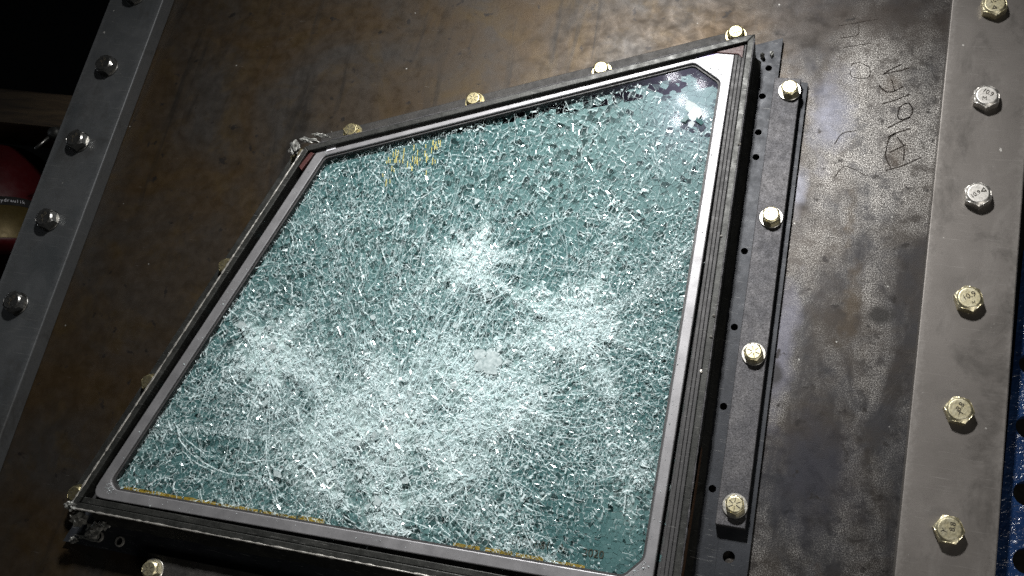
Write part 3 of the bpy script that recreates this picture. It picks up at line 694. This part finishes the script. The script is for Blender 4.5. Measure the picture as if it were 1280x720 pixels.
flakes('crushed_glass', 48000, .0338, .0358, .0016, dens_pow, M['powder'])
flakes('glass_glints', 26000, .0280, .0350, .0011, dens_all, M['powder'])

# long crack lines running out from the impacts
def long_cracks():
    V = []; F = []; mk = []
    def run(x, y, a, L, w, jag):
        n = max(3, int(L / .006)); px, py = x, y
        for i in range(n):
            a += rng.normal(0, jag); qx, qy = px + math.cos(a) * L / n, py + math.sin(a) * L / n
            if not inside(np.array([qx]), np.array([qy]), G, -.002)[0] or calm(qx, qy) < .35: break
            t = w * (1 - .7 * i / n) * rng.uniform(.5, 1.3); nx, ny = -math.sin(a) * t, math.cos(a) * t; s = len(V)
            V.extend([(px - nx, py - ny, .0356), (qx - nx, qy - ny, .0356), (qx + nx, qy + ny, .0349), (px + nx, py + ny, .0349)]); F.append((s, s + 1, s + 2, s + 3)); mk.append(min(1, rng.uniform(.35, 1.2)))
            px, py = qx, qy
            if rng.random() < .10: run2.append((px, py, a + rng.choice([-1, 1]) * rng.uniform(.4, 1.0), L * .35, w * .7, jag))
    def arc(ix, iy, r0, th, L, w):
        n = max(3, int(L / .005)); st_ = L / n / r0; P_ = None
        for i in range(n + 1):
            r0 += rng.normal(0, .0006); q = (ix + math.cos(th + i * st_) * r0, iy + math.sin(th + i * st_) * r0)
            if not inside(np.array([q[0]]), np.array([q[1]]), G, -.002)[0] or calm(*q) < .35: break
            if P_:
                dx, dy = q[0] - P_[0], q[1] - P_[1]; l_ = math.hypot(dx, dy) + 1e-9; t = w * rng.uniform(.5, 1.3); nx, ny = -dy / l_ * t, dx / l_ * t; s = len(V)
                V.extend([(P_[0] - nx, P_[1] - ny, .0355), (q[0] - nx, q[1] - ny, .0355), (q[0] + nx, q[1] + ny, .0350), (P_[0] + nx, P_[1] + ny, .0350)]); F.append((s, s + 1, s + 2, s + 3)); mk.append(min(1, rng.uniform(.4, 1.2)))
            P_ = q
    run2 = []
    for (ix, iy, s_, a_), n in zip(IMP, (20, 20, 20, 22, 10, 14, 8, 6, 8, 6, 5, 6)):
        for k_ in range(n):
            th = 2 * math.pi * (k_ + rng.random()) / n; r0 = s_ * rng.uniform(.1, 1.2)
            run(ix + math.cos(th) * r0, iy + math.sin(th) * r0, th, rng.uniform(.03, .16), rng.uniform(.00025, .0006), .07)
    for k_ in range(120):     # the fan of long cracks running up from the lowest impacts
        th = rng.uniform(.5, 3.0); r0 = rng.uniform(.02, .16); run(-.49 + math.cos(th) * r0, -.54 + math.sin(th) * r0, th, rng.uniform(.05, .20), rng.uniform(.0003, .0007), .035)
    for k_ in range(150):     # long near-vertical cracks of the upper left and middle
        th = rng.uniform(1.25, 2.45); r0 = rng.uniform(.06, .30); run(-.49 + math.cos(th) * r0, -.54 + math.sin(th) * r0, th + rng.normal(0, .05), rng.uniform(.06, .18), rng.uniform(.00028, .00058), .018)
    for k_ in range(110):     # arcs round the impacts
        j = rng.integers(0, 5); ix, iy, s_, _ = IMP[j]; th = rng.uniform(0, 6.3); r0 = s_ * rng.uniform(1.2, 4.5); L = r0 * rng.uniform(.3, .9); arc(ix, iy, r0, th, L, rng.uniform(.0003, .0006))
    for k_ in range(110):      # stray cracks and arcs
        x, y = rng.uniform(-.75, -.24), rng.uniform(-.60, -.12)
        if inside(np.array([x]), np.array([y]), G, -.01)[0]: run(x, y, rng.choice([rng.uniform(0, 6.3), 1.75 + rng.normal(0, .25)]), rng.uniform(.015, .07), rng.uniform(.0003, .0006), .22)
    for r_ in list(run2): run(*r_)
    o = obj('long_cracks', V, F, M['fin'], win, stuff=True)
    if len(o.data.polygons) == len(mk): attrs(o.data, milk=mk)
long_cracks()

# bigger loose pieces that can be told apart
def shard(cx, cy, z, r, tx, ty, mat, n=6, th=.0016, name='glass_shard', milk=.9, tint=.8, el=1., rot=0.):
    pts = []
    for i in range(n):
        a = 2 * math.pi * (i + random.uniform(-.25, .25)) / n; q = r * random.uniform(.7, 1.15); u, v = q * math.cos(a) * el, q * math.sin(a)
        pts.append((u * math.cos(rot) - v * math.sin(rot), u * math.sin(rot) + v * math.cos(rot)))
    V = [(cx + u, cy + v, z + u * tx + v * ty) for u, v in pts] + [(cx + u * .9, cy + v * .9, z + u * tx + v * ty - th) for u, v in pts]
    F = [tuple(range(n))] + [(i, i + n, (i + 1) % n + n, (i + 1) % n) for i in range(n)]
    o = obj(name, V, F, mat, win); attrs(o.data, milk=[milk] * (n + 1), tint=[tint] * (n + 1)); return o
for a_ in ((-.2605, -.1475, .0372, .0075, .30, .25, M['powder'], 6, .002), (-.2655, -.1400, .0366, .0085, -.5, .3, M['shard_front'], 5, .002), (-.2700, -.1515, .0366, .006, .4, -.3, M['shard_mid'], 5, .002),
           (-.2545, -.1530, .0368, .006, -.3, -.2, M['shard_back'], 5, .002), (-.2630, -.1575, .0365, .004, .3, .5, M['powder'], 5, .001), (-.2555, -.1465, .0370, .0045, -.1, .5, M['powder'], 5, .001)):
    shard(*a_)
k = NT('frosted_chip'); M['frost'] = k.done(k.bsdf(k.mix(k.ramp(k.noise(260, 5, .7), (.35, 0.), (.65, 1.)), (.24, .29, .30), (.50, .54, .55)), .35, 0))
for x, y, r, el in ((-.4110, -.4235, .0085, 1.5), (-.4010, -.4205, .0060, 1.2), (-.4200, -.4175, .0060, 1.3), (-.4050, -.4300, .0058, 1.4), (-.4180, -.4290, .0050, 1.2), (-.4075, -.4165, .0048, 1.5)):
    shard(x, y, .0356 + random.uniform(0, .0003), r, random.uniform(-.02, .02), random.uniform(-.02, .02), M['frost'], 6, .0008, el=el, rot=random.uniform(-.4, .4))
for k_ in range(40):
    i = random.choice([0, 1, 2, 3, 3, 3, 4, 5, 6, 6]); ix, iy, s_, _ = IMP[i]
    x, y = ix + random.gauss(0, s_ * 1.1), iy + random.gauss(0, s_ * 1.1)
    if inside(np.array([x]), np.array([y]), G, -.01)[0]:
        shard(x, y, .0353, random.uniform(.0028, .0050), random.uniform(-.12, .12), random.uniform(-.12, .12), M['frost'], random.choice([3, 4, 5]), .0007, milk=random.uniform(.4, 1), tint=random.random(), el=random.uniform(.8, 1.5), rot=random.uniform(0, 3))

# yellow edge film seen through the glass, dark lettering
def film(x0, x1, w, z):
    w *= .72
    ya = lambda x: -.6065 + (x + .7499) * (.0170 / .5002) + .0018
    V = []; F = []; n = max(2, int((x1 - x0) / .004))
    for i in range(n + 1):
        x = x0 + (x1 - x0) * i / n; V += [(x, ya(x), z), (x, ya(x) + w * random.uniform(.8, 1.1), z)]
    for i in range(n): s = i * 2; F.append((s, s + 2, s + 3, s + 1))
    obj('edge_film', V, F, M['yellow'], win)
for x0, x1, w in ((-.748, -.713, .0052), (-.7115, -.682, .005), (-.680, -.645, .0048), (-.6435, -.600, .0046), (-.598, -.560, .0045), (-.558, -.531, .006), (-.405, -.380, .005), (-.375, -.350, .006), (-.347, -.322, .0055), (-.318, -.285, .004)):
    film(x0, x1, w, .0308)
for k_ in range(46):  # yellow glints in the cracks, painted as gold-coloured slivers
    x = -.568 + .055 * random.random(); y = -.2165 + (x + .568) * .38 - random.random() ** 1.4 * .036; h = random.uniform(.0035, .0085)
    obj('glint_crack', [(x - .0004, y, .0359), (x + .0005, y - .0002, .0359), (x + .0015, y - h, .0356), (x + .0008, y - h, .0356)], [(0, 3, 2, 1)], M['gilt'], win)
for body, x, y in (('BAC', -.3465, -.5772), ('0081', -.3275, -.5765), ('A', -.308, -.5755), ('2020', -.280, -.5748)):
    text('glass_marking', body, .0095, (x, y, .0307), .034, M['engrave'], win, .00005)

# ------------------------------------------------------------------ things beyond the plate
bl = empty('perforated_panel'); tag(bl, 'glossy blue painted steel panel with a row of round holes at the right', 'panel')
prismo('panel_body', [(.036, -.9), (.30, -.9), (.30, -.235), (.046, -.235)], -.022, -.008, M['blue'], bl, holes=[circ(x + .004, y, .0105, 24) for x, y in ((.0552, -.3404), (.0560, -.3966), (.0575, -.4535), (.0605, -.5088), (.062, -.565), (.063, -.62))])
wd = empty('timber_block', (0, 0, 0)); tag(wd, 'dim weathered timber beam end in the dark at the far left', 'timber')
prismo('beam', [(-1.45, -.150), (-1.05, -.152), (-1.05, -.100), (-1.45, -.096)], -.20, -.125, M['wood'], wd, bevel=.004)
ft = empty('pipe_fitting', (-1.125, -.165, -.13)); tag(ft, 'small dark fitting with a bright fleck below the timber beam', 'fitting')
V, F = lathe([(.0, .022), (.007, .022), (.010, .016), (.010, -.05)], 16); obj('fitting_body', V, F, M['frame_dark'], ft, smooth=True)
V, F = lathe([(.0, .016), (.0025, .014), (.003, -.012), (.0, -.013)], 12); tp_ = obj('fitting_tip', V, F, M['bolt_dull'], ft, (-.008, -.016, .020), smooth=True); tp_.rotation_euler = (1.3, 0, -.35)
rc = empty('red_cylinder', (-1.244, -.284, -.21)); tag(rc, 'dull red hydraulic cylinder with a gold label band at the left edge', 'cylinder')
rc.rotation_euler = (0, math.radians(90), math.radians(-62)); CR = .075; n = 56
V, F = lathe([(.0, -.105), (CR - .006, -.105), (CR, -.098), (CR, .052), (CR - .006, .060), (.0, .060)], n); obj('cylinder_body', V, F, M['red_paint'], rc, smooth=True)
V, F = lathe([(CR + .0003, -.014), (CR + .0008, -.013), (CR + .0008, -.0005), (CR + .0003, .0)], n); obj('name_band', V, F, M['black'], rc, smooth=True)
V, F = lathe([(CR + .0005, .0), (CR + .0012, .001), (CR + .0012, .050), (CR + .0005, .052)], n); obj('label_band', V, F, M['gold'], rc, smooth=True)
for i, ch in enumerate('hydraulik'):
    ph = math.radians(143 - 3.0 * i); rh = Vector((math.cos(ph), math.sin(ph), 0)); tg = Vector((math.sin(ph), -math.cos(ph), 0)); up = Vector((0, 0, -1))
    me = text_mesh(ch, .0075, .0002); me.materials.clear(); me.materials.append(M['white_tape'])
    o = bpy.data.objects.new('band_letter', me); COL.objects.link(o); o.parent = rc
    o.matrix_local = Matrix.Translation(rh * (CR + .0011) + Vector((0, 0, -.0068))) @ Matrix((tg, up, rh)).transposed().to_4x4()
# fine glass dust thrown over bezel and frame edges
def dust():
    V = []; F = []
    for _ in range(420):
        i = random.randrange(len(G)); a_, b_ = Vector(G[i]), Vector(G[(i + 1) % len(G)]); p = a_.lerp(b_, random.random()); t = (b_ - a_).normalized(); nn = Vector((t.y, -t.x)); p = p + nn * (.0012 + abs(random.gauss(0, .0042)))
        q = (p - a_).dot(nn)
        if q > .0098: continue
        r = random.uniform(.0002, .0006) * (2 if random.random() < .06 else 1); s_ = len(V)
        for k_ in range(4):
            an = k_ * 2.094 + random.random(); V.append((p.x + r * math.cos(an), p.y + r * math.sin(an), .0404)) if k_ < 3 else V.append((p.x, p.y, .0404 + r * 1.2))
        F += [(s_, s_ + 1, s_ + 3), (s_ + 1, s_ + 2, s_ + 3), (s_ + 2, s_, s_ + 3)]
    o = obj('glass_dust', V, F, M['powder'], win, stuff=True); attrs(o.data, tint=[random.random() for _ in o.data.polygons])
dust()
